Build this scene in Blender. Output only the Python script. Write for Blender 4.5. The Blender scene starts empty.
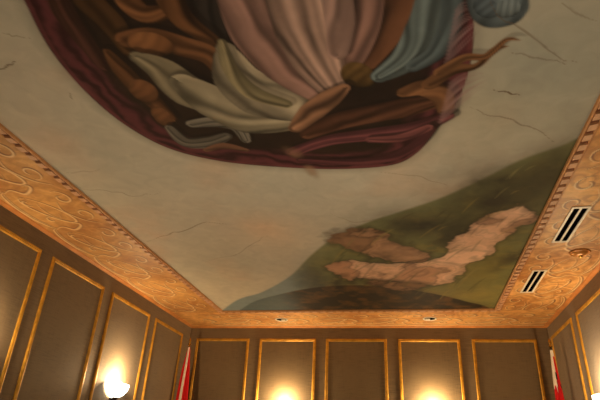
import bpy, bmesh, math, random
import numpy as np
from math import pi, sin, cos, radians
from mathutils import Vector, Matrix

random.seed(7)
scene = bpy.context.scene
col = scene.collection

# ------------------------------------------------------------------ room and camera
XL, XR, YB, YF, H = -3.742, 2.1235, 8.592, -4.2, 3.6     # inner faces of the room (m)
EYE = 1.5
FPX = 515.7
YAW, PITCH, ROLL = radians(-12.4645), radians(27.2569), radians(2.9526)
W_ = np.array([sin(YAW)*cos(PITCH), cos(YAW)*cos(PITCH), sin(PITCH)])
R0 = np.array([cos(YAW), -sin(YAW), 0.0]); U0 = np.cross(R0, W_)
R_ = cos(ROLL)*R0 + sin(ROLL)*U0
U_ = -sin(ROLL)*R0 + cos(ROLL)*U0

cam_data = bpy.data.cameras.new('camera')
cam = bpy.data.objects.new('camera', cam_data); col.objects.link(cam)
m = Matrix.Identity(4)
for i in range(3):
    m[i][0] = R_[i]; m[i][1] = U_[i]; m[i][2] = -W_[i]
m[2][3] = EYE
cam.matrix_world = m
cam_data.sensor_width = 36.0
cam_data.lens = FPX/600*36.0
cam_data.clip_start = 0.05
scene.camera = cam

def at(px, py, z=H):
    """where the ceiling plane is met by the sight line through a point of the photograph"""
    d = (px-300)/FPX*R_ - (py-200)/FPX*U_ + W_
    k = (z-EYE)/d[2]
    return (d[0]*k, d[1]*k)

def lin(c):
    out = []
    for v in c[:3]:
        v = v/255.0
        out.append(v/12.92 if v <= 0.04045 else ((v+0.055)/1.055)**2.4)
    return tuple(out)

# ------------------------------------------------------------------ materials
def new_mat(name):
    mt = bpy.data.materials.new(name); mt.use_nodes = True
    nt = mt.node_tree
    return mt, nt, nt.nodes['Principled BSDF']

def mat(name, rgb, rough=0.5, metal=0.0, var=0.12, scale=8.0, bump=0.0, bscale=60.0, coat=0.0, stretch=(1, 1, 1)):
    mt, nt, b = new_mat(name)
    N, L = nt.nodes, nt.links
    tc = N.new('ShaderNodeTexCoord'); mp = N.new('ShaderNodeMapping')
    mp.inputs['Scale'].default_value = stretch
    L.new(tc.outputs['Object'], mp.inputs['Vector'])
    nz = N.new('ShaderNodeTexNoise'); nz.inputs['Scale'].default_value = scale; nz.inputs['Detail'].default_value = 5
    L.new(mp.outputs['Vector'], nz.inputs['Vector'])
    rp = N.new('ShaderNodeValToRGB')
    c = lin(rgb)
    rp.color_ramp.elements[0].position = 0.3; rp.color_ramp.elements[1].position = 0.7
    rp.color_ramp.elements[0].color = (*[max(0, v*(1-var)) for v in c], 1)
    rp.color_ramp.elements[1].color = (*[min(1, v*(1+var)) for v in c], 1)
    L.new(nz.outputs['Fac'], rp.inputs['Fac']); L.new(rp.outputs['Color'], b.inputs['Base Color'])
    b.inputs['Roughness'].default_value = rough; b.inputs['Metallic'].default_value = metal
    if coat: b.inputs['Coat Weight'].default_value = coat
    if bump:
        n2 = N.new('ShaderNodeTexNoise'); n2.inputs['Scale'].default_value = bscale
        L.new(mp.outputs['Vector'], n2.inputs['Vector'])
        bp = N.new('ShaderNodeBump'); bp.inputs['Strength'].default_value = bump; bp.inputs['Distance'].default_value = 0.01
        L.new(n2.outputs['Fac'], bp.inputs['Height']); L.new(bp.outputs['Normal'], b.inputs['Normal'])
    return mt

def fabric(name, rgb, rough=0.75):
    """woven wall fabric: fine horizontal slubs crossed by faint vertical threads"""
    mt, nt, b = new_mat(name)
    N, L = nt.nodes, nt.links
    tc = N.new('ShaderNodeTexCoord')
    def noise(sc, strv):
        mp = N.new('ShaderNodeMapping'); mp.inputs['Scale'].default_value = strv
        L.new(tc.outputs['Object'], mp.inputs['Vector'])
        n = N.new('ShaderNodeTexNoise'); n.inputs['Scale'].default_value = sc; n.inputs['Detail'].default_value = 3
        L.new(mp.outputs['Vector'], n.inputs['Vector']); return n
    n1 = noise(6, (1, 1, 22)); n2 = noise(6, (20, 20, 1)); n3 = noise(2.0, (1, 1, 1))
    a = N.new('ShaderNodeMath'); a.operation = 'ADD'; L.new(n1.outputs['Fac'], a.inputs[0])
    m2 = N.new('ShaderNodeMath'); m2.operation = 'MULTIPLY'; m2.inputs[1].default_value = 0.45
    L.new(n2.outputs['Fac'], m2.inputs[0]); L.new(m2.outputs[0], a.inputs[1])
    a2 = N.new('ShaderNodeMath'); a2.operation = 'ADD'; L.new(a.outputs[0], a2.inputs[0])
    m3 = N.new('ShaderNodeMath'); m3.operation = 'MULTIPLY'; m3.inputs[1].default_value = 0.5
    L.new(n3.outputs['Fac'], m3.inputs[0]); L.new(m3.outputs[0], a2.inputs[1])
    rp = N.new('ShaderNodeValToRGB'); c = lin(rgb)
    rp.color_ramp.elements[0].position = 0.72; rp.color_ramp.elements[1].position = 1.25 if False else 1.0
    rp.color_ramp.elements[0].color = (*[v*0.76 for v in c], 1); rp.color_ramp.elements[1].color = (*[v*1.16 for v in c], 1)
    L.new(a2.outputs[0], rp.inputs['Fac']); L.new(rp.outputs['Color'], b.inputs['Base Color'])
    b.inputs['Roughness'].default_value = rough
    b.inputs['Sheen Weight'].default_value = 0.15
    bp = N.new('ShaderNodeBump'); bp.inputs['Strength'].default_value = 0.15; bp.inputs['Distance'].default_value = 0.003
    L.new(a.outputs[0], bp.inputs['Height']); L.new(bp.outputs['Normal'], b.inputs['Normal'])
    return mt

def painted(name, rough=0.55, grain=0.10, bump=0.25, gscale=25.0, stretch=(1, 1, 1), spec=0.4):
    """paint laid on per vertex, with brush grain and plaster relief from nodes"""
    mt, nt, b = new_mat(name)
    N, L = nt.nodes, nt.links
    at_ = N.new('ShaderNodeAttribute'); at_.attribute_name = 'paint'
    tc = N.new('ShaderNodeTexCoord'); mp = N.new('ShaderNodeMapping'); mp.inputs['Scale'].default_value = stretch
    L.new(tc.outputs['Object'], mp.inputs['Vector'])
    nz = N.new('ShaderNodeTexNoise'); nz.inputs['Scale'].default_value = gscale; nz.inputs['Detail'].default_value = 6
    nz.inputs['Distortion'].default_value = 0.8
    L.new(mp.outputs['Vector'], nz.inputs['Vector'])
    mr = N.new('ShaderNodeMapRange'); mr.inputs[1].default_value = 0.3; mr.inputs[2].default_value = 0.7
    mr.inputs[3].default_value = 1-grain; mr.inputs[4].default_value = 1+grain
    L.new(nz.outputs['Fac'], mr.inputs[0])
    vm = N.new('ShaderNodeVectorMath'); vm.operation = 'SCALE'
    L.new(at_.outputs['Color'], vm.inputs[0]); L.new(mr.outputs[0], vm.inputs['Scale'])
    L.new(vm.outputs[0], b.inputs['Base Color'])
    b.inputs['Roughness'].default_value = rough
    b.inputs['Specular IOR Level'].default_value = spec
    bp = N.new('ShaderNodeBump'); bp.inputs['Strength'].default_value = bump; bp.inputs['Distance'].default_value = 0.004
    L.new(nz.outputs['Fac'], bp.inputs['Height']); L.new(bp.outputs['Normal'], b.inputs['Normal'])
    return mt

M = {}
M['wall'] = fabric('wall_brown_fabric', (112, 93, 66))
M['inset'] = fabric('inset_brown_linen', (108, 89, 60))
M['gold'] = mat('gilded_wood', (198, 146, 46), rough=0.5, metal=0.4, var=0.25, scale=14, bump=0.15)
M['plaster'] = mat('cream_plaster', (190, 176, 146), rough=0.8)
M['floor'] = mat('dark_wood_floor', (84, 56, 34), rough=0.45, var=0.3, scale=3, stretch=(1, 12, 1))
M['rail'] = mat('brown_painted_wood', (74, 52, 32), rough=0.5)
M['lip'] = mat('orange_painted_crown', (196, 126, 60), rough=0.5, var=0.22, scale=6, stretch=(1, 1, 1), bump=0.15)
M['tooth'] = mat('tooth_pinkish_cream', (206, 158, 118), rough=0.6, var=0.14, scale=20)
M['groove'] = mat('groove_russet_brown', (118, 66, 36), rough=0.6, var=0.15, scale=20)
M['beadline'] = mat('tan_edge_bead', (196, 140, 88), rough=0.6, var=0.14, scale=20)
M['white'] = mat('white_enamel', (236, 226, 204), rough=0.4, var=0.03)
M['black'] = mat('black_void', (7, 6, 5), rough=0.9, var=0.05)
for _n in [M['black'].node_tree.nodes['Principled BSDF']]:
    _n.inputs['Specular IOR Level'].default_value = 0.0
M['brass'] = mat('polished_brass', (214, 164, 74), rough=0.25, metal=1.0, var=0.1)
M['darkmetal'] = mat('dark_bronze', (62, 46, 32), rough=0.4, metal=0.8, var=0.1)
M['polewood'] = mat('dark_pole_wood', (46, 30, 18), rough=0.4, var=0.2, stretch=(1, 1, .1))
M['goldpaint'] = mat('gold_glazed_paint', (206, 138, 62), rough=0.35, metal=0.15, var=0.25, scale=18)
M['mural'] = painted('mural_paint', rough=0.7, grain=0.07, gscale=7, bump=0.12, spec=0.15)
M['border'] = painted('marbled_orange_paint', rough=0.5, grain=0.12, gscale=16, bump=0.3)
M['cloth'] = painted('flag_cloth', rough=0.8, grain=0.05, gscale=60, bump=0.1, spec=0.2)

def glow(name, rgb, strength, glassy=False):
    mt, nt, b = new_mat(name)
    N, L = nt.nodes, nt.links
    tc = N.new('ShaderNodeTexCoord'); nz = N.new('ShaderNodeTexNoise'); nz.inputs['Scale'].default_value = 5
    L.new(tc.outputs['Object'], nz.inputs['Vector'])
    mr = N.new('ShaderNodeMapRange'); mr.inputs[3].default_value = strength*.85; mr.inputs[4].default_value = strength*1.1
    L.new(nz.outputs['Fac'], mr.inputs[0]); L.new(mr.outputs[0], b.inputs['Emission Strength'])
    b.inputs['Emission Color'].default_value = (*rgb, 1)
    b.inputs['Base Color'].default_value = (.9, .86, .78, 1); b.inputs['Roughness'].default_value = .5
    return mt
M['frosted'] = glow('lit_frosted_glass', (1, .9, .7), 6)
M['bulb'] = glow('lit_bulb', (1, .82, .55), 30)

# ------------------------------------------------------------------ object helpers
def link(name, me, mats, parent=None, smooth=False):
    o = bpy.data.objects.new(name, me); col.objects.link(o)
    for x in (mats if isinstance(mats, (list, tuple)) else [mats]): me.materials.append(x)
    if parent is not None: o.parent = parent
    if smooth:
        me.polygons.foreach_set('use_smooth', [True]*len(me.polygons))
    return o

def tag(o, label=None, cat=None, group=None, kind=None):
    if label: o['label'] = label
    if cat: o['category'] = cat
    if group: o['group'] = group
    if kind: o['kind'] = kind
    elif label: o['kind'] = 'thing'
    return o

def empty(name, loc, rz=0):
    o = bpy.data.objects.new(name, None); col.objects.link(o)
    o.location = loc; o.rotation_euler = (0, 0, rz); o.empty_display_size = 0.1
    return o

def copy_tree(o, parent=None):
    c = o.copy(); col.objects.link(c)
    if parent is not None: c.parent = parent
    for ch in [x for x in bpy.data.objects if x.parent == o]:
        copy_tree(ch, c)
    return c

def box(bm, x0, x1, y0, y1, z0, z1, mi=0):
    v = [bm.verts.new(p) for p in ((x0,y0,z0),(x1,y0,z0),(x1,y1,z0),(x0,y1,z0),(x0,y0,z1),(x1,y0,z1),(x1,y1,z1),(x0,y1,z1))]
    for f in ((3,2,1,0),(4,5,6,7),(0,1,5,4),(1,2,6,5),(2,3,7,6),(3,0,4,7)):
        fc = bm.faces.new([v[i] for i in f]); fc.material_index = mi

def to_obj(name, bm, mats, parent=None, smooth=False, bevel=0):
    bmesh.ops.recalc_face_normals(bm, faces=bm.faces[:])
    me = bpy.data.meshes.new(name); bm.to_mesh(me); bm.free()
    o = link(name, me, mats, parent, smooth)
    if bevel:
        b = o.modifiers.new('bevel', 'BEVEL'); b.width = bevel; b.segments = 2; b.limit_method = 'ANGLE'
    return o

def lathe(bm, prof, n=28, center=(0, 0, 0), a0=0.0, a1=2*pi, mi=0, close=False):
    full = abs(a1-a0-2*pi) < 1e-6
    rings = []
    cnt = n if full else n+1
    for r, z in prof:
        ring = []
        for i in range(cnt):
            a = a0+(a1-a0)*i/n
            ring.append(bm.verts.new((center[0]+max(r, 1e-4)*cos(a), center[1]+max(r, 1e-4)*sin(a), center[2]+z)))
        rings.append(ring)
    for a, b in zip(rings, rings[1:]):
        for i in range(n):
            j = (i+1) % cnt
            f = bm.faces.new((a[i], a[j], b[j], b[i])); f.material_index = mi

def extrude_profile(bm, prof, p0, p1, out, up=(0, 0, 1), mi=0, caps=True):
    """profile points (u, v): u along 'out', v along 'up', swept from p0 to p1"""
    p0, p1, out, up = Vector(p0), Vector(p1), Vector(out), Vector(up)
    A = [bm.verts.new(p0+out*u+up*v) for u, v in prof]; B = [bm.verts.new(p1+out*u+up*v) for u, v in prof]
    n = len(prof)
    for i in range(n):
        j = (i+1) % n
        f = bm.faces.new((A[i], A[j], B[j], B[i])); f.material_index = mi
    if caps:
        bm.faces.new(A[::-1]); bm.faces.new(B)

# ------------------------------------------------------------------ painting helpers (work in metres on the ceiling plane)
def smooth01(x): x = np.clip(x, 0, 1); return x*x*(3-2*x)

def spline(pts, n=10, closed=False):
    P = np.array(pts, float); out = []
    k = len(P); rng = range(k if closed else k-1)
    for i in rng:
        if closed: a, b, c, d = P[(i-1) % k], P[i], P[(i+1) % k], P[(i+2) % k]
        else: a, b, c, d = P[max(i-1, 0)], P[i], P[i+1], P[min(i+2, k-1)]
        for j in range(n):
            t = j/n
            out.append(0.5*((2*b)+(-a+c)*t+(2*a-5*b+4*c-d)*t*t+(-a+3*b-3*c+d)*t**3))
    if not closed: out.append(P[-1])
    return np.array(out)

def vnoise(X, Y, scale, seed=0):
    """smooth value noise"""
    rs = np.random.RandomState(seed); T = rs.rand(64, 64)
    x = X*scale; y = Y*scale
    xi = np.floor(x).astype(int); yi = np.floor(y).astype(int)
    fx = smooth01(x-xi); fy = smooth01(y-yi)
    g = lambda a, b: T[a % 64, b % 64]
    return (g(xi, yi)*(1-fx)+g(xi+1, yi)*fx)*(1-fy)+(g(xi, yi+1)*(1-fx)+g(xi+1, yi+1)*fx)*fy

def fbm(X, Y, scale, seed=0, octv=4):
    s = 0; a = 0.5; t = 0
    for k in range(octv):
        s = s+a*vnoise(X, Y, scale*2**k, seed+k); t += a; a *= 0.5
    return s/t

class Canvas:
    def __init__(self, xs, ys, base):
        self.xs, self.ys = np.asarray(xs), np.asarray(ys)
        self.X, self.Y = np.meshgrid(self.xs, self.ys, indexing='ij')
        self.C = np.empty(self.X.shape+(3,)); self.C[:] = lin(base)
    def sub(self, P, r):
        i0, i1 = np.searchsorted(self.xs, [P[:, 0].min()-r, P[:, 0].max()+r])
        j0, j1 = np.searchsorted(self.ys, [P[:, 1].min()-r, P[:, 1].max()+r])
        return slice(i0, i1), slice(j0, j1)
    def near(self, P, R, rmax):
        sl = self.sub(P, rmax)
        X, Y = self.X[sl], self.Y[sl]
        best = np.full(X.shape, 1e9); side = np.zeros(X.shape); rad = np.ones(X.shape); tt = np.zeros(X.shape)
        n = len(P)-1
        for k in range(n):
            ax, ay = P[k]; bx, by = P[k+1]; dx, dy = bx-ax, by-ay; l2 = dx*dx+dy*dy+1e-12
            t = np.clip(((X-ax)*dx+(Y-ay)*dy)/l2, 0, 1)
            ex = X-ax-t*dx; ey = Y-ay-t*dy; d = np.hypot(ex, ey)
            m_ = d < best
            best = np.where(m_, d, best)
            side = np.where(m_, np.sign(dx*ey-dy*ex), side)
            rad = np.where(m_, R[k]+(R[k+1]-R[k])*t, rad); tt = np.where(m_, (k+t)/n, tt)
        return sl, best, side, rad, tt
    def blend(self, sl, mask, colr):
        c = self.C[sl]
        self.C[sl] = c*(1-mask[..., None])+np.asarray(colr)*mask[..., None]
    def ribbon(self, P, R, colr, soft=0.15, folds=0, lightside=1, amt=0.5, alpha=1.0, seed=0, dark=0.25):
        """a band of cloth: shaded round across its width, with optional lengthwise folds"""
        sl, d, s, r, t = self.near(P, R, max(R)*1.05)
        q = d/r; n = s*q
        mask = smooth01((r-d)/np.maximum(soft*r, .018))*alpha
        sh = 0.42+0.58*np.sqrt(np.clip(1-q*q, 0, 1))+amt*0.5*n*lightside
        if folds:
            f1 = fbm(self.X[sl], self.Y[sl], 1.6, seed, 3); f2 = fbm(self.X[sl], self.Y[sl], 3.4, seed+5, 3)
            ph = n*folds*pi*(.75+.25*np.sin(t*4+seed))+1.6*np.sin(t*3.2+seed)+7*(f1-.5)
            w = np.sin(ph+.75*np.sin(ph)); w2 = np.sin(1.9*ph+5*f2+seed)
            fine = np.sin(2.7*ph+4*f1+2*seed)*smooth01(f1*2.4-.6)
            sh = sh*(0.78+0.36*w+0.15*w2*smooth01(f2*2-.5)+.10*fine)
        sh = sh*(0.82+0.36*fbm(self.X[sl], self.Y[sl], 5, seed+3))
        c = np.array(lin(colr))[None, None, :]*np.clip(sh, dark, 1.6)[..., None]
        self.blend(sl, mask, c)
    def line(self, P, w, colr, alpha=1.0, taper=True):
        n = len(P)
        R = np.array([w*(1 if not taper else max(0.25, sin(pi*min(1, (i+.5)/n)))) for i in range(n)])
        sl, d, s, r, t = self.near(P, R, w*2.2)
        self.blend(sl, smooth01(1.5-d/r)*alpha, np.array(lin(colr))[None, None, :])
    def scroll(self, P, w, lite=(238, 204, 150), dark=(104, 56, 24), off=(0.0, 0.0), alpha=.85):
        self.line(P+np.array(off), w*1.6, dark, alpha*.85)
        self.line(P, w*1.0, lite, alpha)
    def poly_dist(self, P):
        """signed distance (positive inside) of closed outline P over the whole canvas"""
        X, Y = self.X, self.Y
        best = np.full(X.shape, 1e9); inside = np.zeros(X.shape, bool)
        n = len(P)
        for k in range(n):
            ax, ay = P[k]; bx, by = P[(k+1) % n]; dx, dy = bx-ax, by-ay; l2 = dx*dx+dy*dy+1e-12
            t = np.clip(((X-ax)*dx+(Y-ay)*dy)/l2, 0, 1)
            best = np.minimum(best, np.hypot(X-ax-t*dx, Y-ay-t*dy))
            if ay != by:
                c = ((ay > Y) != (by > Y)) & (X < dx*(Y-ay)/(dy)+ax); inside ^= c
        return np.where(inside, best, -best)
    def mesh(self, name, z, mt):
        nx, ny = len(self.xs), len(self.ys)
        V = np.stack([self.X, self.Y, np.full(self.X.shape, z)], -1).reshape(-1, 3)
        idx = np.arange(nx*ny).reshape(nx, ny)
        F = np.stack([idx[:-1, :-1], idx[:-1, 1:], idx[1:, 1:], idx[1:, :-1]], -1).reshape(-1, 4)  # faces down
        me = bpy.data.meshes.new(name)
        me.vertices.add(len(V)); me.vertices.foreach_set('co', V.ravel().astype(np.float32))
        me.loops.add(F.size); me.loops.foreach_set('vertex_index', F.ravel().astype(np.int32))
        me.polygons.add(len(F)); me.polygons.foreach_set('loop_start', np.arange(0, F.size, 4, dtype=np.int32))
        me.update(calc_edges=True); me.validate()
        a = me.color_attributes.new('paint', 'FLOAT_COLOR', 'POINT')
        cc = np.concatenate([np.clip(self.C.reshape(-1, 3), 0, 1), np.ones((len(V), 1))], 1)
        a.data.foreach_set('color', cc.ravel().astype(np.float32))
        return link(name, me, mt)

def px_line(pts, n=8, closed=False):
    return spline([at(*p) for p in pts], n, closed)
def px_rad(pts, rs, n=8):
    R = []
    for (x, y), r in zip(pts, rs):
        a = np.array(at(x-r, y)); b = np.array(at(x+r, y)); R.append(np.hypot(*(b-a))/2)
    return np.interp(np.linspace(0, len(pts)-1, (len(pts)-1)*n+1), range(len(pts)), R)

# ------------------------------------------------------------------ the setting: shell
def struct_box(name, x0, x1, y0, y1, z0, z1, mt):
    bm = bmesh.new(); box(bm, x0, x1, y0, y1, z0, z1)
    return tag(to_obj(name, bm, mt), kind='structure')
T = 0.12
struct_box('floor', XL-T, XR+T, YF-T, YB+T, -T, 0, M['floor'])
struct_box('ceiling', XL-T, XR+T, YF-T, YB+T, H+0.004, H+T, M['plaster'])
struct_box('wall_left', XL-T, XL, YF, YB, 0, H, M['wall'])
struct_box('wall_right', XR, XR+T, YF, YB, 0, H, M['wall'])
struct_box('wall_back', XL-T, XR+T, YB, YB+T, 0, H, M['wall'])
struct_box('wall_front', XL-T, XR+T, YF-T, YF, 0, H, M['wall'])

# baseboards and chair rail
def rim_trim(prof, names, z, mt, y_front=YF):
    sides = ((( XL, y_front, z), (XL, YB, z), (1, 0, 0)), ((XR, y_front, z), (XR, YB, z), (-1, 0, 0)), ((XL, YB, z), (XR, YB, z), (0, -1, 0)))
    for nm, (a, b, o) in zip(names, sides):
        bm = bmesh.new(); extrude_profile(bm, prof, a, b, o)
        tag(to_obj(nm, bm, mt, smooth=False), kind='structure')
rim_trim([(0, 0), (.02, 0), (.02, .11), (.012, .13), (0, .14)], ('baseboard_left', 'baseboard_right', 'baseboard_back'), 0, M['rail'])
rim_trim([(0, 0), (.015, 0), (.03, .02), (.035, .045), (.02, .06), (0, .065)], ('trim_1', 'trim_2', 'trim_3'), 0.92, M['rail'])
# orange crown bead where wall meets ceiling
rim_trim([(0, 0), (0, -.022), (.010, -.024), (.016, -.018), (.030, -.014), (.046, -.010), (.052, -.001), (.052, 0)], ('trim_4', 'trim_5', 'trim_6'), H-0.0005, M['lip'])

# ------------------------------------------------------------------ marbled scrollwork border (flat painted ceiling band)
MX0, MX1, MY0, MY1 = -2.885, 1.298, -3.3, 7.625      # where dentil meets border
DW = 0.072                                             # dentil width

def circle_pts(c, rx, ry, a0, a1, n=26):
    A = np.radians(np.linspace(a0, a1, n))
    return np.stack([c[0]+rx*np.cos(A), c[1]+ry*np.sin(A)], -1)

def spiral(c, r0, r1, a0, a1, n=26, ey=1.0):
    A = np.radians(np.linspace(a0, a1, n)); r = np.linspace(r0, r1, n)
    return np.stack([c[0]+r*np.cos(A), c[1]+ey*r*np.sin(A)], -1)

def border_strip(name, xs, ys, mapping, length, width, seed, grain=1.0, phase=0.0, bold=1.0, period=0.80, gain=1.0):
    """mapping(s, t) -> (x, y): s runs along the wall, t away from it"""
    cv = Canvas(xs, ys, (204, 144, 80))
    X, Y = cv.X, cv.Y
    n1 = fbm(X, Y, 3.2, seed, 5); n2 = fbm(X, Y, 9, seed+9, 4)
    swirl = np.sin((fbm(X, Y, 2.2, seed+20, 4)*38 + n1*5))
    A = np.array(lin((216, 162, 92)))*gain; B = np.array(lin((176, 114, 52)))*gain; D = np.array(lin((146, 88, 38)))*gain
    k = np.clip((n1-.5)*1.9+.4, 0, 1)[..., None]
    C = A*(1-k)+B*k
    k2 = (smooth01((swirl-.35)/.6)*.34*grain)[..., None]; C = C*(1-k2)+D*k2
    k3 = (smooth01((-swirl-.55)/.4)*.30*grain)[..., None]; C = C*(1-k3)+np.array(lin((240, 190, 124)))*k3
    C = C*(.98+.14*n2[..., None])
    cv.C[:] = C
    def put(P, w, **kw):
        Q = np.array([mapping(s, t) for s, t in P]); cv.scroll(Q, w*bold, off=(.012, -.014), **kw)
    rs = random.Random(seed)
    nper = int(length/period)+1
    wd = width
    for i in range(nper):
        s0 = phase+i*period
        if s0 < -period or s0 > length: continue
        j = lambda a: a+rs.uniform(-.015, .015)
        h = period/2
        # large lobe: bulges to the wall, meets its neighbour in a cusp
        lobe = spline([(s0, .17), (s0+.06, .11), (s0+h*.7, .065), (s0+h*1.4, .075), (s0+period-.05, .13), (s0+period, .17)], 7)
        put(lobe, .011)
        lobe2 = lobe.copy(); lobe2[:, 1] += .028; put(lobe2[3:-3], .006, alpha=.6)
        # long leaf ring leaning over the middle of the band
        ring = circle_pts((0, 0), .30, .115, -200, 150, 34); a = radians(24)
        ring = np.stack([s0+h+ring[:, 0]*cos(a)-ring[:, 1]*sin(a), .36+ring[:, 0]*sin(a)+ring[:, 1]*cos(a)], -1)
        put(ring, .011)
        put(circle_pts((s0+h, j(.36)), .17, .055, -160, 60, 16), .006, alpha=.5)
        # S stroke between rings
        put(spline([(s0+.02, .17), (s0-.03, .27), (s0+.05, .36), (s0-.02, .47), (s0-.09, .50), (s0-.10, .44)], 7), .013, dark=(112, 58, 26))
        # curls along the painting side
        put(spiral((s0+.16, j(.66)), .13, .03, 200, -190, 26, .8), .009)
        put(spiral((s0+.50, j(.68)), .12, .035, -20, 330, 26, .75), .008)
        put(spline([(s0+.24, .56), (s0+.42, j(.52)), (s0+.62, .60), (s0+.72, .74)], 6), .008, alpha=.7)
        put(spiral((s0+.22, j(.24)), .07, .02, 30, -240, 16, .7), .008)
        put(spiral((s0+.60, j(.25)), .07, .02, 150, 420, 16, .7), .008)
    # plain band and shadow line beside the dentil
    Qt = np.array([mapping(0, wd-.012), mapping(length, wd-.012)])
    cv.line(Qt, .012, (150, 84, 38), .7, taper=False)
    return tag(cv.mesh(name, H, M['border']), kind='structure')

yfine = np.concatenate([np.arange(YF, 1.6, .05), np.arange(1.6, MY1, .009), [MY1]])
border_strip('trim_7', np.linspace(XL, MX0, 98), yfine, lambda s, t: (XL+t, 1.9-.0+s), 5.8, MX0-XL, 3, grain=.55, phase=.05, bold=1.15, gain=.86)
border_strip('trim_8', np.linspace(MX1, XR, 92), yfine, lambda s, t: (XR-t, 1.9+s), 5.8, XR-MX1, 11, grain=1.25, phase=.3, bold=.95)
border_strip('trim_9', np.linspace(XL, XR, 560), np.linspace(MY1, YB, 88), lambda s, t: (XL+.5+s, YB-t), 5.0, YB-MY1, 23, grain=.8, phase=0.0, bold=1.5, gain=1.05)

# dentil moulding round the painting: a russet fillet carrying separate blocks, finished with tan beads
def dentil(name, p0, p1, inward):
    p0, p1, inw = Vector(p0), Vector(p1), Vector(inward)
    d = (p1-p0); Ln = d.length; d.normalize()
    bm = bmesh.new()
    up = Vector((0, 0, -1))
    extrude_profile(bm, [(0, 0), (DW, 0), (DW, .012), (0, .012)], p0, p1, inw, up, mi=1)
    extrude_profile(bm, [(DW-.008, .0125), (DW+.006, .0), (DW+.006, .022), (DW-.004, .026), (DW-.010, .022)], p0, p1, inw, up, mi=2)
    extrude_profile(bm, [(-.005, 0), (.006, 0), (.006, .016), (0, .020), (-.005, .016)], p0, p1, inw, up, mi=2)
    n = int(Ln/.122)
    for i in range(n):
        a = p0+d*(i*.122+.02)
        pts = [a+inw*.010, a+d*.072+inw*.010, a+d*.086+inw*(DW-.012), a+d*.014+inw*(DW-.012)]
        top = [q+up*.030 for q in pts]; base = [q+up*.011 for q in pts]
        vt = [bm.verts.new(q) for q in top]; vb = [bm.verts.new(q) for q in base]
        bm.faces.new(vt)
        for k in range(4):
            bm.faces.new((vt[k], vt[(k+1) % 4], vb[(k+1) % 4], vb[k]))
    return tag(to_obj(name, bm, [M['tooth'], M['groove'], M['beadline']]), kind='structure')
ZD = H-.0005
dentil('trim_10', (MX0, MY0, ZD), (MX0, MY1, ZD), (1, 0, 0))
dentil('trim_11', (MX1, MY0, ZD), (MX1, MY1, ZD), (-1, 0, 0))
dentil('trim_12', (MX0, MY1, ZD), (MX1, MY1, ZD), (0, -1, 0))

# ------------------------------------------------------------------ the painted ceiling field: a landscape under a folded dark cloud of cloth
SKYBASE = (190, 181, 160)
mx = np.linspace(MX0+.02, MX1-.02, 430)
my = np.concatenate([np.arange(MY0, 1.2, .05), np.arange(1.2, MY1-.02, .0095), [MY1-.02]])
cv = Canvas(mx, my, SKYBASE)
X, Y = cv.X, cv.Y
n = fbm(X, Y, .9, 41, 4)[..., None]; n2 = fbm(X, Y, 1.4, 77, 4)[..., None]; n3 = fbm(X, Y, 4, 55, 4)[..., None]
cv.C = cv.C*(1-np.clip((n-.45)*1.3, 0, .5))+np.array(lin((176, 176, 158)))*np.clip((n-.45)*1.3, 0, .5)
k = np.clip((n2-.52)*1.5, 0, .35); cv.C = cv.C*(1-k)+np.array(lin((206, 166, 132)))*k
# cooler, greener sky towards the right-hand side
k = (smooth01((X-.1)/1.1)*.55)[..., None]; cv.C = cv.C*(1-k)+np.array(lin((174, 172, 154)))*k
cv.C *= (.94+.12*n3)
# rosy dab in the middle of the sky
for (px, py, rr, cc, al) in ((275, 235, .45, (226, 196, 160), .5), (262, 225, .25, (216, 176, 140), .4), (470, 110, .5, (168, 150, 112), .3), (560, 60, .5, (146, 150, 138), .5)):
    ax, ay = at(px, py); dd = np.hypot(X-ax, Y-ay)
    k = (np.exp(-(dd/rr)**2)*al*(.5+fbm(X, Y, 3, 9)))[..., None]; cv.C = cv.C*(1-k)+np.array(lin(cc))*k

# --- hillside
hill = px_line([(208, 330), (232, 303), (262, 292), (290, 276), (310, 256), (335, 237), (368, 222), (405, 210), (440, 198), (480, 180), (520, 160), (560, 146), (600, 132), (640, 150), (640, 240), (590, 340), (400, 345), (250, 345)], 6, True)
sd = cv.poly_dist(hill)
mask = smooth01(sd/.05+.5)[..., None]
g1 = fbm(X*1.0+.35*Y, Y*.55, 2.6, 91, 5)[..., None]; g2 = fbm(X, Y, 7, 95, 4)[..., None]
olive, deep, gold = [np.array(lin(c)) for c in ((112, 110, 66), (58, 54, 34), (140, 124, 62))]
kk = np.clip((g1-.38)*3, 0, 1)
G = olive*(1-kk)+deep*kk
kg = np.clip((g2-.5)*2.2, 0, .6); G = G*(1-kg)+gold*kg
edge = np.exp(-np.clip(sd, 0, 9)/.16)[..., None]
G = G*(1-edge*.75)+np.array(lin((136, 136, 96)))*edge*.75
# blue-grey slope at its left foot
ax, ay = at(262, 302)
kb = (smooth01(1.25-(X+1.72)/.55)*.92)[..., None]
G = G*(1-kb)+np.array(lin((124, 140, 142)))*kb
cv.C = cv.C*(1-mask)+G*mask
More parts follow.
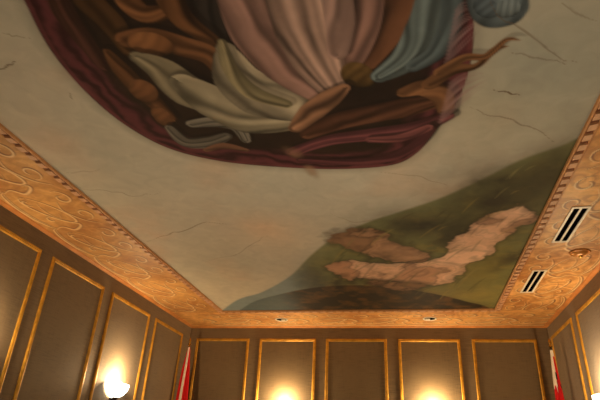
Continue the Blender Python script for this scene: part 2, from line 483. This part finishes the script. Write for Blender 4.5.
# soft dusky valley and sunlit patches
def dab(px, py, rx, ry, colr, al, ang=0, seed=0):
    ax, ay = at(px, py); c, s = cos(radians(ang)), sin(radians(ang))
    u = (X-ax)*c+(Y-ay)*s; v = -(X-ax)*s+(Y-ay)*c
    k = (np.exp(-(u/rx)**2-(v/ry)**2)*al*(.45+1.1*fbm(X, Y, 5, seed)))[..., None]; k = np.clip(k, 0, 1)
    cv.C = cv.C*(1-k)+np.array(lin(colr))*k
dab(420, 225, .55, .30, (56, 52, 36), .8, 20, 1)
dab(500, 195, .5, .5, (56, 50, 34), .9, 40, 2)
dab(545, 175, .22, .6, (64, 58, 36), .8, 10, 3)
dab(315, 285, .22, .6, (62, 68, 64), .8, 0, 4)
dab(480, 270, .25, .9, (122, 112, 58), .75, 0, 5)
dab(380, 296, .8, .3, (118, 84, 36), .7, 0, 6)
dab(470, 296, .4, .35, (146, 132, 70), .7, 0, 7)
# dark foreground mound
mound = px_line([(232, 330), (246, 306), (285, 293), (330, 286), (380, 286), (425, 292), (465, 301), (492, 312), (480, 340), (350, 345)], 6, True)
sm = cv.poly_dist(mound)
mk = smooth01(sm/.05+.5)[..., None]
Gm = np.array(lin((44, 36, 22)))*(1-np.clip((g2-.45)*3, 0, 1))+np.array(lin((92, 64, 30)))*np.clip((g2-.45)*3, 0, 1)
kb = (smooth01(.9-(X+1.80)/.5)*.85)[..., None]
Gm = Gm*(1-kb)+np.array(lin((92, 108, 110)))*kb
cv.C = cv.C*(1-mk)+Gm*mk
def px_ribbon(pts, rs, colr, n=8, **kw):
    cv.ribbon(px_line(pts, n), px_rad(pts, rs, n), colr, **kw)
# a bank of pale sandstone boulders lying across the slope
def blob(px, py, rx, ry, colr, ang=0, seed=0, rough=.28, lx=-.35, ly=-.5, soft=.14, alpha=1.0, shadow=.55, streak=0.0):
    """a rounded lump painted with a lit side, a shaded side and a dark foot"""
    o = np.array(at(px, py)); ca, sa = cos(radians(ang)), sin(radians(ang))
    a = np.array(at(px+rx*ca, py+rx*sa))-o; b = np.array(at(px-ry*sa, py+ry*ca))-o
    det = a[0]*b[1]-a[1]*b[0]; rm = (np.hypot(*a)+np.hypot(*b))*1.3
    sl = cv.sub(np.array([o]), rm); x = X[sl]-o[0]; y = Y[sl]-o[1]
    if x.size == 0: return
    u = (x*b[1]-y*b[0])/det; v = (a[0]*y-a[1]*x)/det
    wv = (fbm(X[sl], Y[sl], 2.4, seed, 4)-.5)*rough*3.2
    u = u+(fbm(X[sl], Y[sl], 2.0, seed+31, 3)-.5)*rough*2.6; v = v+(fbm(X[sl], Y[sl], 2.0, seed+57, 3)-.5)*rough*2.6
    q = np.sqrt(u*u+v*v)+wv
    if shadow:
        qs = np.sqrt(((u-.06)/1.10)**2+((v-.16)/1.12)**2)+wv
        cv.blend(sl, smooth01((1.05-qs)/.3)*shadow, np.array(lin((34, 27, 18)))[None, None, :])
    mask = smooth01((1-q)/soft)*alpha
    hgt = np.sqrt(np.clip(1-q*q, 0, 1))
    f1 = fbm(X[sl], Y[sl], 2.6, seed+8, 4)
    crease = np.exp(-((f1-.5)/.035)**2)
    sh = .36+.50*hgt+.50*(u*lx+v*ly)+.34*(fbm(X[sl], Y[sl], 7, seed+2)-.5)-.20*crease
    if streak: sh = sh*(1+streak*np.sin(u*9+wv*22+v*3))
    cv.blend(sl, mask, np.array(lin(colr))[None, None, :]*np.clip(sh, .14, 1.25)[..., None])
SD = (204, 164, 132); SD2 = (186, 146, 112); TN = (152, 116, 82)
def bank(outline, colr, lo, seed, rag=.16, soft=.05, alpha=1.0):
    """a ragged sandy outcrop: broken edge, strata and crevices"""
    P = px_line(outline, 5, True); sdb = cv.poly_dist(P)
    e = (fbm(X, Y, 2.6, seed, 5)-.5)*rag*4
    mk_ = smooth01((sdb+e)/soft)*alpha
    shd = smooth01((sdb+e+.10)/.14)*.55*alpha
    cv.C = cv.C*(1-shd[..., None])+np.array(lin((44, 36, 24)))*shd[..., None]
    f1 = fbm(X*.9+.5*Y, Y*.8-.3*X, 1.9, seed+3, 5); f2 = fbm(X, Y, 6, seed+5, 4)
    st = np.sin(f1*30)
    shv = .70+.22*st+.5*(f2-.5)+.35*smooth01((sdb+e)/.22)-.30*np.exp(-((f1-.46)/.02)**2)-.25*np.exp(-((f1-.56)/.015)**2)
    shv = np.clip(shv, .2, 1.15)[..., None]
    kx = np.clip((f1-.4)*4, 0, 1)[..., None]
    cc = np.array(lin(colr))*(1-kx)+np.array(lin(lo))*kx
    cv.C = cv.C*(1-mk_[..., None])+cc*shv*mk_[..., None]
bank([(334, 240), (350, 232), (384, 234), (416, 244), (440, 252), (424, 262), (392, 260), (360, 254)], (176, 134, 100), (140, 104, 74), 3)
bank([(328, 270), (352, 264), (392, 264), (424, 258), (446, 242), (470, 232), (496, 216), (518, 201), (538, 196), (530, 214), (504, 234), (486, 256), (468, 274), (440, 283), (400, 284), (356, 279)], (222, 180, 148), (178, 132, 100), 12)
bank([(370, 283), (400, 282), (436, 286), (400, 290)], (150, 112, 80), (120, 88, 60), 21, rag=.08)
# long dry grass strokes over the slope
rg = random.Random(9)
for k_ in range(150):
    px_, py_ = rg.uniform(330, 560), rg.uniform(150, 300)
    p0 = at(px_, py_); i0 = min(np.searchsorted(cv.xs, p0[0]), len(cv.xs)-1); j0 = min(np.searchsorted(cv.ys, p0[1]), len(cv.ys)-1)
    if sd[i0, j0] < .12: continue
    L_ = rg.uniform(10, 30); a_ = radians(rg.uniform(-50, -15))
    cl = rg.choice(((140, 132, 84), (92, 88, 52), (150, 128, 66), (48, 44, 28), (58, 54, 34)))
    px_ribbon([(px_, py_), (px_+L_*.5*cos(a_), py_+L_*.5*sin(a_)-1), (px_+L_*cos(a_), py_+L_*sin(a_))], [1.4, 2.6, .8], cl, soft=.9, alpha=.32, amt=0, seed=k_)

# --- the dark mass of folded cloth in the sky
mass = px_line([(10, -40), (28, 8), (52, 52), (86, 92), (124, 124), (168, 148), (220, 161), (280, 167), (340, 169), (392, 165), (418, 152), (438, 128), (458, 100), (470, 66), (474, 30), (470, -10), (462, -60), (240, -90), (60, -80)], 6, True)
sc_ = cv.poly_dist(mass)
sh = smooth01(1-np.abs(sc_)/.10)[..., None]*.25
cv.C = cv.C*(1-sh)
mk = smooth01(sc_/.014+.5)[..., None]
w1 = fbm(X, Y, 3.5, 120, 4)
fold = (.5+.5*np.sin(sc_*52+w1*16))
rim = np.array(lin((86, 42, 44)))*(.35+.85*fold[..., None])
inn = np.array(lin((40, 27, 18)))*(.6+.9*w1[..., None])
kr = smooth01((sc_-.15)/.14)[..., None]
Cm = rim*(1-kr)+inn*kr
edge = smooth01(1-np.abs(sc_-.02)/.022)[..., None]*.6
Cm = Cm*(1-edge)+np.array(lin((112, 58, 58)))*edge
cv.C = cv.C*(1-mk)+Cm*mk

def cloth(pts, rs, colr, folds=2.0, ls=1, amt=.6, seed=0, soft=.10, shadow=.65, alpha=1.0):
    P = px_line(pts, 8); R = px_rad(pts, rs, 8)
    if shadow: cv.ribbon(P+np.array([.03, -.03]), R*1.16, (30, 20, 14), soft=.35, amt=0, alpha=shadow, seed=seed, dark=.5)
    cv.ribbon(P, R, colr, soft=soft, folds=folds, lightside=ls, amt=amt, seed=seed, alpha=alpha, dark=.16)
UM = (104, 68, 40); UM2 = (124, 82, 50); TW = (138, 92, 56)
# umber billows packed along the left flank
cloth([(50, -20), (64, 12), (84, 40), (104, 66)], [10, 14, 12, 8], (74, 44, 34), 2, 1, .6, 101)
cloth([(70, -30), (88, 0), (112, 24), (128, 50)], [12, 18, 16, 10], (88, 60, 34), 1.6, -1, .7, 103)
cloth([(120, -30), (128, 0), (146, 14), (168, 10)], [12, 15, 14, 8], UM2, 1.4, 1, .7, 105)
cloth([(206, -40), (202, 0), (212, 30), (222, 60)], [16, 18, 16, 12], (52, 44, 38), 2, -1, .6, 107)
cloth([(160, -30), (170, 0), (186, 22), (212, 40)], [14, 16, 14, 10], UM, 1.6, 1, .7, 109)
cloth([(126, 40), (152, 38), (180, 46), (210, 56), (226, 78)], [12, 15, 16, 15, 10], (118, 78, 48), 1.5, -1, .7, 111)
cloth([(108, 52), (122, 70), (138, 88), (156, 104), (172, 118)], [6, 12, 13, 11, 7], UM, 1.5, 1, .7, 113)
for a in ((148, 44, 22, 11, TW, 10, 9), (142, 92, 16, 12, UM2, 30, 13), (164, 116, 14, 8, UM2, 35, 15)):
    blob(a[0], a[1], a[2], a[3], a[4], ang=a[5], seed=a[6]*5+100, shadow=.5, rough=.25, streak=.14)
# tawny and wine billows on the right flank
cloth([(394, -40), (394, -4), (386, 30), (366, 62)], [18, 24, 22, 14], (122, 80, 54), 1.4, -1, .8, 121)
cloth([(308, 134), (336, 122), (372, 114), (404, 108), (432, 102)], [10, 15, 16, 17, 13], (92, 58, 40), 2, 1, .7, 123)
cloth([(404, 92), (424, 88), (442, 96), (446, 112)], [9, 14, 14, 9], (132, 90, 58), 1.3, 1, .8, 125)
WINE = (112, 62, 64)
cloth([(292, 152), (330, 140), (376, 134), (416, 128), (448, 116)], [8, 10, 12, 13, 8], WINE, 2.2, 1, .6, 57)
cloth([(300, 160), (346, 162), (388, 158), (416, 144), (432, 126)], [5, 7, 8, 8, 6], (92, 48, 50), 1.5, 1, .7, 58)
cloth([(370, 140), (400, 138), (428, 128)], [6, 8, 7], (130, 76, 74), 2, -1, .6, 59)
# ash-grey rolls
cloth([(170, 128), (186, 142), (208, 142), (226, 136)], [6, 10, 11, 7], (104, 96, 84), 3, 1, .7, 401)
cloth([(192, 124), (214, 122), (236, 126), (246, 140)], [7, 10, 10, 6], (120, 112, 98), 3, -1, .7, 407)
cloth([(206, 150), (224, 146), (246, 150)], [4, 7, 4], (132, 92, 68), 1, -1, .7, 411, shadow=.3)
# pale cream swathes, broad and overlapping
CR = (168, 152, 122)
cloth([(138, 58), (162, 70), (190, 92), (226, 104)], [10, 20, 26, 22], (150, 136, 108), 1.7, -1, .5, 21)
cloth([(184, 84), (214, 102), (250, 118), (292, 120)], [16, 27, 28, 18], (164, 150, 122), 2.0, -1, .5, 23)
cloth([(226, 50), (238, 78), (262, 98), (298, 110)], [12, 28, 32, 22], (176, 160, 132), 2.2, -1, .6, 25)
cloth([(222, 42), (230, 68), (252, 92), (286, 104)], [6, 10, 12, 8], (146, 132, 98), 1.5, 1, .6, 27, shadow=.4)
# rose swathes falling from above
cloth([(228, -40), (240, -4), (256, 34), (284, 68), (316, 92)], [18, 26, 28, 24, 16], (158, 120, 106), 2.0, 1, .5, 31)
cloth([(362, -40), (366, -8), (362, 26), (350, 56), (330, 80)], [14, 20, 20, 18, 14], (150, 112, 98), 1.8, -1, .6, 38)
cloth([(282, -50), (294, -10), (306, 30), (318, 62), (330, 86)], [26, 34, 34, 28, 18], (178, 144, 126), 3.0, -1, .5, 35)
cloth([(330, -50), (336, -10), (340, 24), (338, 52)], [14, 18, 17, 12], (168, 134, 120), 2.0, 1, .6, 39)
blob(356, 78, 19, 13, (112, 84, 44), ang=10, seed=500, streak=.22)
cloth([(296, 128), (312, 112), (330, 98), (344, 88)], [9, 15, 14, 8], (158, 114, 84), 1.2, -1, .7, 505)
# slate-blue swathe
cloth([(442, -40), (438, -4), (428, 30), (408, 58), (380, 76)], [16, 24, 26, 20, 11], (108, 120, 118), 2.6, 1, .6, 61)
cloth([(414, 66), (436, 52), (450, 24), (452, -10)], [10, 13, 14, 12], (90, 102, 104), 1.8, -1, .6, 63)
# a tawny streamer end and rosy vapour beyond the rim
for k_ in range(14):
    e_ = rg.uniform(-8, 8)
    px_ribbon([(446+k_*.8, 62-k_*4), (464+e_*.5, 44-k_*3.2), (484+e_, 24-k_*1.6)], [4, 3, .8], (158, 126, 126), soft=.9, alpha=.32, seed=k_, amt=.2)
    px_ribbon([(440+k_*.8, 122-k_*3), (464+e_*.5, 100-k_*2.0), (488+e_*.6, 82-k_*.9)], [4, 3, .8], (158, 124, 120), soft=.9, alpha=.30, seed=k_+30, amt=.2)
cloth([(430, 84), (452, 70), (476, 66), (494, 50), (508, 46)], [10, 10, 6, 6, 2], (118, 80, 50), 1.6, -1, .7, 66, shadow=0)
cloth([(440, 72), (464, 58), (486, 56), (506, 40), (520, 40)], [8, 7, 6, 5, 2], (136, 94, 60), 1.4, -1, .7, 68, shadow=.3)
# blue-grey cloud puff near the top
for a in ((496, 2, 32, 24, (104, 116, 120), 0, 1), (500, -4, 24, 18, (124, 138, 142), 0, 2), (486, 8, 14, 10, (94, 106, 112), 30, 3), (508, 10, 14, 9, (128, 140, 142), -20, 4)):
    blob(a[0], a[1], a[2], a[3], a[4], ang=a[5], seed=a[6]*5+600, shadow=0, streak=.22, rough=.2, lx=.3)
# small warm cloud wisps under the rim
for a in ((292, 152, 22, 10, (150, 112, 84), 25, 1), (312, 172, 18, 7, (168, 132, 100), 35, 2)):
    blob(a[0], a[1], a[2], a[3], a[4], ang=a[5], seed=a[6]*5+700, shadow=0, soft=.75, rough=.4, alpha=.7)

# --- hairline cracks in the plaster
rc = random.Random(5)
def crack(pts, w=.0058, al=.6, c=(104, 84, 62)):
    q = [pts[0]]
    for a, b in zip(pts, pts[1:]):
        for t in (.33, .66): q.append((a[0]+(b[0]-a[0])*t+rc.uniform(-1.4, 1.4), a[1]+(b[1]-a[1])*t+rc.uniform(-1.4, 1.4)))
        q.append(b)
    cv.line(px_line(q, 3), w, c, al)
crack([(-4, 70), (8, 65), (19, 60)], al=.8)
crack([(0, 32), (12, 36), (30, 38)], al=.4)
crack([(70, 183), (90, 190), (112, 192), (140, 196), (160, 192)], al=.45)
crack([(66, 172), (84, 171), (100, 169)], al=.4)
crack([(146, 242), (168, 235), (186, 230), (206, 222), (226, 224)], al=.75)
crack([(206, 262), (232, 256), (256, 242), (268, 236)], al=.4)
crack([(70, 92), (74, 100)], al=.5)
crack([(330, 213), (352, 222), (372, 220), (396, 210)], al=.35)
crack([(490, 0), (498, 16), (520, 28), (542, 44), (562, 60), (576, 62)], al=.5)
crack([(510, 52), (524, 54), (548, 60), (572, 64)], al=.45)
crack([(494, 90), (508, 92), (521, 95)], w=.006, al=.9)
crack([(466, 104), (484, 114), (506, 118), (528, 126), (542, 132), (554, 142)], al=.55)
crack([(560, 0), (574, 12), (600, 22)], al=.35)
crack([(380, 172), (420, 176), (450, 186)], al=.35)
# scattered scuffs
dab(20, 140, .5, .08, (224, 214, 190), .35, 60, 31)

mural = cv.mesh('ceiling_mural', H-.001, M['mural'])
tag(mural, 'large painted ceiling mural of cream cracked sky, dark maroon folded mass and green hillside', 'mural')

# ------------------------------------------------------------------ wall panels: linen inset inside a gilt picture-rail frame
PT = H-.1071*2.1      # centre line of the top rail
PB = 1.05
def make_panel(w, pos, rz, label, group):
    """built in the local frame: x along the wall, y out of the wall (room side is -y)"""
    root = empty('wall_panelling', pos, rz)
    h = PT-PB
    ins = bmesh.new(); box(ins, -w/2, w/2, -.006, 0, 0, h)
    to_obj('fabric_inset', ins, M['inset'], root)
    bm = bmesh.new()
    prof = [(-.024, 0), (-.024, .010), (-.016, .020), (-.006, .022), (0, .016), (.006, .020), (.014, .018), (.022, .010), (.024, 0)]
    # four mitred rails: sweep the profile round the rectangle
    rings = []
    for cx, cz, sx, sz in ((-w/2, 0, -1, -1), (w/2, 0, 1, -1), (w/2, h, 1, 1), (-w/2, h, -1, 1)):
        rings.append([bm.verts.new((cx-sx*u, -v-.0005, cz-sz*u)) for u, v in prof])
    for i in range(4):
        a, b = rings[i], rings[(i+1) % 4]
        for k in range(len(prof)-1):
            bm.faces.new((a[k], a[k+1], b[k+1], b[k]))
    to_obj('gilt_frame', bm, M['gold'], root)
    tag(root, label, 'wall panel', group)
    return root
S = 2.1
g = 'gilt framed wall panels'
left = [((.995, 1.48), 'gilt framed brown panel on left wall, nearest the camera'),
        ((1.60, 2.10), 'leftmost gilt framed brown panel in view, cut by the left photo edge'),
        ((2.217, 2.703), 'gilt framed brown panel on left wall, with no lamp, just before the lit sconce panel'),
        ((2.823, 3.321), 'gilt framed brown panel on left wall behind the glowing sconce'),
        ((3.438, 3.913), 'narrow-looking gilt framed panel on left wall beside the corner flag')]
for (a, b), lb in left[1:]:
    make_panel((b-a)*S, (XL, (a+b)/2*S, PB), pi/2, lb, g)
back = [((-1.711, -1.276), 'gilt framed brown panel on far wall, leftmost, right of the left flag'),
        ((-1.166, -.726), 'gilt framed far wall panel lit from below, second from the left'),
        ((-.624, -.171), 'middle gilt framed brown panel of the five on the far wall'),
        ((-.063, .373), 'gilt framed far wall panel lit from below, second from the right'),
        ((.48, .914), 'gilt framed brown panel on far wall, rightmost, beside the right flag')]
for (a, b), lb in back:
    make_panel((b-a)*S, ((a+b)/2*S, YB, PB), 0, lb, g)
right = [((3.479, 3.990), 'gilt framed panel on right wall next to the corner flag'),
         ((2.85, 3.342), 'gilt framed right wall panel behind the sconce at the right photo edge')]
for (a, b), lb in right:
    make_panel((b-a)*S, (XR, (a+b)/2*S, PB), -pi/2, lb, g)

# ------------------------------------------------------------------ wall sconces
def make_sconce():
    """half bowl of frosted glass, open at the top, on a dark backplate; wall is the plane y = 0, room is -y"""
    root = empty('wall_sconce', (0, 0, 0))
    Rr = .23; dep = .17
    # glass: quarter ellipsoid with thickness
    bm = bmesh.new()
    nA, nB = 28, 12
    def surf(R, D, zoff):
        g_ = []
        for j in range(nB+1):
            ph = (pi/2)*j/nB*.94
            row = []
            for i in range(nA+1):
                th = pi+pi*i/nA
                row.append(bm.verts.new((R*cos(ph)*cos(th), D*cos(ph)*sin(th)-.008, -.175*sin(ph)+zoff)))
            g_.append(row)
        return g_
    A = surf(Rr, dep, 0); B = surf(Rr-.007, dep-.007, 0.0)
    for g_, fl in ((A, False), (B, True)):
        for j in range(nB):
            for i in range(nA):
                q = (g_[j][i], g_[j][i+1], g_[j+1][i+1], g_[j+1][i])
                bm.faces.new(q[::-1] if fl else q)
    for i in range(nA):
        bm.faces.new((A[0][i+1], A[0][i], B[0][i], B[0][i+1]))
    to_obj('glass_bowl', bm, M['frosted'], root, smooth=True)
    # metal straps clasping the bowl
    bm = bmesh.new()
    for th0 in (pi*1.27, pi*1.73):
        prev = None
        for j in range(nB+1):
            ph = (pi/2)*j/nB*.97
            ring = []
            for dth, k in ((-.03, 1.012), (.03, 1.012), (.03, 1.035), (-.03, 1.035)):
                ww = dth/max(cos(ph), .25)
                ring.append(bm.verts.new((Rr*k*cos(ph)*cos(th0+ww), dep*k*cos(ph)*sin(th0+ww)-.008, -.175*k*sin(ph)+.004)))
            if prev:
                for k in range(4):
                    bm.faces.new((prev[k], prev[(k+1) % 4], ring[(k+1) % 4], ring[k]))
            prev = ring
    to_obj('metal_strap', bm, M['darkmetal'], root)
    bm = bmesh.new()
    lathe(bm, [(0, -.235), (.012, -.23), (.018, -.215), (.010, -.200), (.028, -.188), (.040, -.172), (.030, -.160), (0, -.158)], 20, (0, -.05, 0))
    to_obj('finial', bm, M['darkmetal'], root, smooth=True)
    bm = bmesh.new(); box(bm, -.055, .055, -.012, 0, -.22, -.03); box(bm, -.04, .04, -.020, -.012, -.20, -.05)
    to_obj('backplate', bm, M['darkmetal'], root, bevel=.004)
    bm = bmesh.new()
    lathe(bm, [(0, -.08), (.014, -.08), (.016, -.04), (.032, -.012), (.036, .010), (.030, .030), (.015, .042), (0, .045)], 18, (0, -.075, -.015))
    to_obj('bulb', bm, M['bulb'], root, smooth=True)
    return root

def sconce_or_fill_light(pos, out, power):
    ld = bpy.data.lights.new('sconce_or_fill_lamp', 'POINT'); ld.energy = power; ld.color = (1.0, .70, .38)
    ld.shadow_soft_size = .06
    lo = bpy.data.objects.new('sconce_or_fill_lamp', ld); col.objects.link(lo)
    lo.location = (pos[0]+out[0]*.115, pos[1]+out[1]*.115, pos[2]+.07)
    return lo
ZS = 2.33
proto = make_sconce()
gs = 'frosted half bowl wall sconces'
spots = [((XL+.007, 6.39, ZS), pi/2, (1, 0), 'glowing frosted half bowl sconce on the left wall'),
         ((-1.987, YB-.007, ZS), 0, (0, -1), 'lit sconce on the far wall below frame, left of centre'),
         ((.326, YB-.007, ZS), 0, (0, -1), 'lit sconce on the far wall below frame, right of centre'),
         ((XR-.007, 6.44, ZS), -pi/2, (-1, 0), 'glowing frosted half bowl sconce on the right wall at photo edge'),
         ((XL+.007, 3.86, ZS), pi/2, (1, 0), 'lit sconce on the left wall just outside the left photo edge')]
for i, (p, rz, out, lb) in enumerate(spots):
    o = proto if i == 0 else copy_tree(proto)
    o.location = p; o.rotation_euler = (0, 0, rz)
    tag(o, lb, 'wall lamp', gs)
    sconce_or_fill_light(p, out, 20 if i == 4 else 42)
# added fill: bare point lamps out of view, placed as if more sconces
for x, y, o in ((XR, 3.6, (-1, 0)), (XR, .6, (-1, 0)), (XL, .9, (1, 0)), (-2.0, YF, (0, 1)), (.3, YF, (0, 1))):
    sconce_or_fill_light((x, y, ZS), o, 9)

# ------------------------------------------------------------------ air vents in the right-hand border
def make_vent(x0, x1, y0, y1, label):
    cx, cy = (x0+x1)/2, (y0+y1)/2; w, l = x1-x0, y1-y0
    root = empty('air_vent', (cx, cy, H))
    bm = bmesh.new(); f = .022; z0, z1 = -.010, -.0008
    box(bm, -w/2, -w/2+f, -l/2, l/2, z0, z1); box(bm, w/2-f, w/2, -l/2, l/2, z0, z1)
    box(bm, -w/2+f, w/2-f, -l/2, -l/2+f*1.3, z0, z1); box(bm, -w/2+f, w/2-f, l/2-f*1.3, l/2, z0, z1)
    to_obj('vent_frame', bm, M['white'], root, bevel=.002)
    bm = bmesh.new(); box(bm, -.009, .009, -l/2+f*1.3, l/2-f*1.3, z0, z1)
    to_obj('divider_bar', bm, M['white'], root)
    for s in (-1, 1):
        a, b = (.009, w/2-f) if s > 0 else (-w/2+f, -.009)
        bm = bmesh.new(); box(bm, a, b, -l/2+f*1.3, l/2-f*1.3, -.003, -.0008)
        to_obj('slot', bm, M['black'], root)
    tag(root, label, 'air vent', 'two-slot ceiling vents')
make_vent(1.448, 1.605, 4.35, 5.14, 'white two-slot ceiling vent, the larger nearer one in the right border')
make_vent(1.430, 1.587, 5.96, 6.80, 'white two-slot ceiling vent, the smaller farther one near the right corner')

# ------------------------------------------------------------------ round gold boss beside the vents
root = empty('ceiling_boss', (1.787, 5.44, H))
bm = bmesh.new(); lathe(bm, [(.085, -.001), (.098, -.001), (.104, -.010), (.096, -.018), (.084, -.012), (.080, -.003)], 32)
to_obj('trim_ring', bm, M['goldpaint'], root, smooth=True)
bm = bmesh.new(); lathe(bm, [(.082, -.002), (.078, -.014), (.062, -.030), (.040, -.040), (.018, -.044), (0, -.045)], 32)
to_obj('domed_cover', bm, M['goldpaint'], root, smooth=True)
bm = bmesh.new(); lathe(bm, [(.020, -.040), (.022, -.050), (.014, -.056), (0, -.057)], 20)
to_obj('center_knob', bm, M['brass'], root, smooth=True)
tag(root, 'round gold domed ceiling fitting in the right border beside the larger vent', 'ceiling light')

# ------------------------------------------------------------------ recessed downlights in the far border
def make_downlight():
    root = empty('recessed_downlight', (0, 0, 0))
    bm = bmesh.new(); lathe(bm, [(.080, -.001), (.106, -.001), (.108, -.006), (.102, -.012), (.086, -.010), (.080, -.004)], 32)
    to_obj('trim_ring', bm, M['white'], root, smooth=True)
    bm = bmesh.new(); lathe(bm, [(.084, -.0030), (.035, -.0026), (0, -.0026)], 32)
    to_obj('dark_well', bm, M['black'], root)
    bm = bmesh.new()   # tilted gimbal lamp
    lathe(bm, [(0, -.020), (.026, -.022), (.034, -.018), (.036, -.004), (0, -.003)], 24, (.030, 0, 0))
    o = to_obj('gimbal_lamp', bm, M['white'], root, smooth=True)
    return root
dl = make_downlight()
for i, (x, y, lb) in enumerate(((-1.995, 8.10, 'small white recessed downlight in the far border, left one'), (.345, 8.08, 'small white recessed downlight in the far border, right one'))):
    o = dl if i == 0 else copy_tree(dl)
    o.location = (x, y, H); o.rotation_euler = (0, 0, pi if i else 0)
    tag(o, lb, 'downlight', 'recessed downlights')

# ------------------------------------------------------------------ flags in the two far corners
def make_flag(name_pos, z_top, z_bot, paint, label, lean, seed, r_bot, polemat, rs_=1.0):
    root = empty('flag', (name_pos[0], name_pos[1], 0))
    bm = bmesh.new()
    lathe(bm, [(0, 0), (.15*rs_, 0), (.155*rs_, .02), (.13*rs_, .045), (.06, .06), (.03, .09), (.024, .12)], 28)
    to_obj('stand', bm, M['brass'], root, smooth=True)
    bm = bmesh.new(); lathe(bm, [(.014, .10), (.014, z_top+.02), (0, z_top+.02)], 14)
    to_obj('pole', bm, polemat, root, smooth=True)
    bm = bmesh.new()
    z = z_top+.015
    lathe(bm, [(0, z), (.024, z+.002), (.026, z+.012), (.012, z+.020), (.010, z+.030), (.020, z+.050), (.017, z+.078), (.006, z+.110), (0, z+.122)], 16)
    to_obj('finial', bm, M['brass'], root, smooth=True)
    # cloth: a pleated cone hanging round the pole
    NA, NZ = 120, 90
    V = []; C = []
    rs = np.random.RandomState(seed); ph = rs.rand(4)*6
    for j in range(NZ+1):
        u = j/NZ; zz = z_top-.03-(z_top-.03-z_bot)*u
        R = .018+(r_bot-.018)*(1-math.exp(-u*2.0))/.865
        for i in range(NA+1):
            a = 2*pi*i/NA
            pl = .26*sin(5*a+ph[0]+u*.9)+.14*sin(9*a+ph[1]-u*1.4)
            r = R*(1+pl*min(1, u*4+.2))
            sag = lean*R*.9
            V.append((r*cos(a)+sag, r*sin(a)*.85, zz+.012*sin(3*a+ph[2])*u*2))
            C.append((*lin(paint(a, u, zz)), 1))
    F = []
    for j in range(NZ):
        for i in range(NA):
            p = j*(NA+1)+i; F.append((p, p+NA+1, p+NA+2, p+1))
    me = bpy.data.meshes.new('cloth'); me.from_pydata(V, [], F); me.update()
    ca = me.color_attributes.new('paint', 'FLOAT_COLOR', 'POINT'); ca.data.foreach_set('color', np.array(C, np.float32).ravel())
    link('cloth', me, M['cloth'], root, smooth=True)
    tag(root, label, 'flag', 'furled flags on poles in the far corners')
    return root
REDC, WHT, BLK = (196, 22, 26), (226, 214, 198), (26, 20, 20)
def ang(a): return (math.degrees(a)+360) % 360
def paint_left(a, u, z):
    d = ang(a)-285             # angle from the side that faces the room
    if abs(d+14+12*u) < 15+34*math.exp(-u*7): return WHT
    return REDC
def paint_right(a, u, z):
    d = ang(a)-250
    t = (z-2.40)/(3.13-2.40)     # 1 top .. 0 where the photo ends
    wv = .05*sin(a*7)+.03*sin(a*13)
    if t > .52+wv:
        if d > 18 and t < .84: return REDC
        return WHT
    if t > .38+wv:
        if 4 < d < 34 and t > .42: return BLK
        if d > 34: return REDC
        return WHT if d < 6 or sin(a*17+z*40) > .2 else REDC
    if t > .26+wv:
        if d < -4: return WHT
        return BLK if sin(a*11+z*55) > .35 else (REDC if d > 8 else WHT)
    return REDC
make_flag((-3.575, 8.22), 3.20, 1.35, paint_left, 'furled red and white flag on a gold-tipped pole in the left far corner', .05, 2, .105, M['brass'])
make_flag((1.958, 7.9), 3.13, 1.35, paint_right, 'furled red, white and black flag on a dark pole in the right far corner', .1, 5, .062, M['polewood'], .72)

# ------------------------------------------------------------------ ambient
w = bpy.data.worlds.new('world'); scene.world = w; w.use_nodes = True
w.node_tree.nodes['Background'].inputs['Color'].default_value = (.02, .016, .012, 1)
# added unseen fill: broad soft lamp below eye level, brightens the ceiling from below
al = bpy.data.lights.new('fill_light', 'AREA'); al.energy = 44; al.size = 2.6; al.color = (1, .84, .62)
ao = bpy.data.objects.new('fill_light', al); col.objects.link(ao); ao.location = (-.3, 2.8, .7); ao.rotation_euler = (pi, 0, 0)
scene.view_settings.view_transform = 'Standard'
scene.view_settings.look = 'None'
scene.view_settings.exposure = 0.0
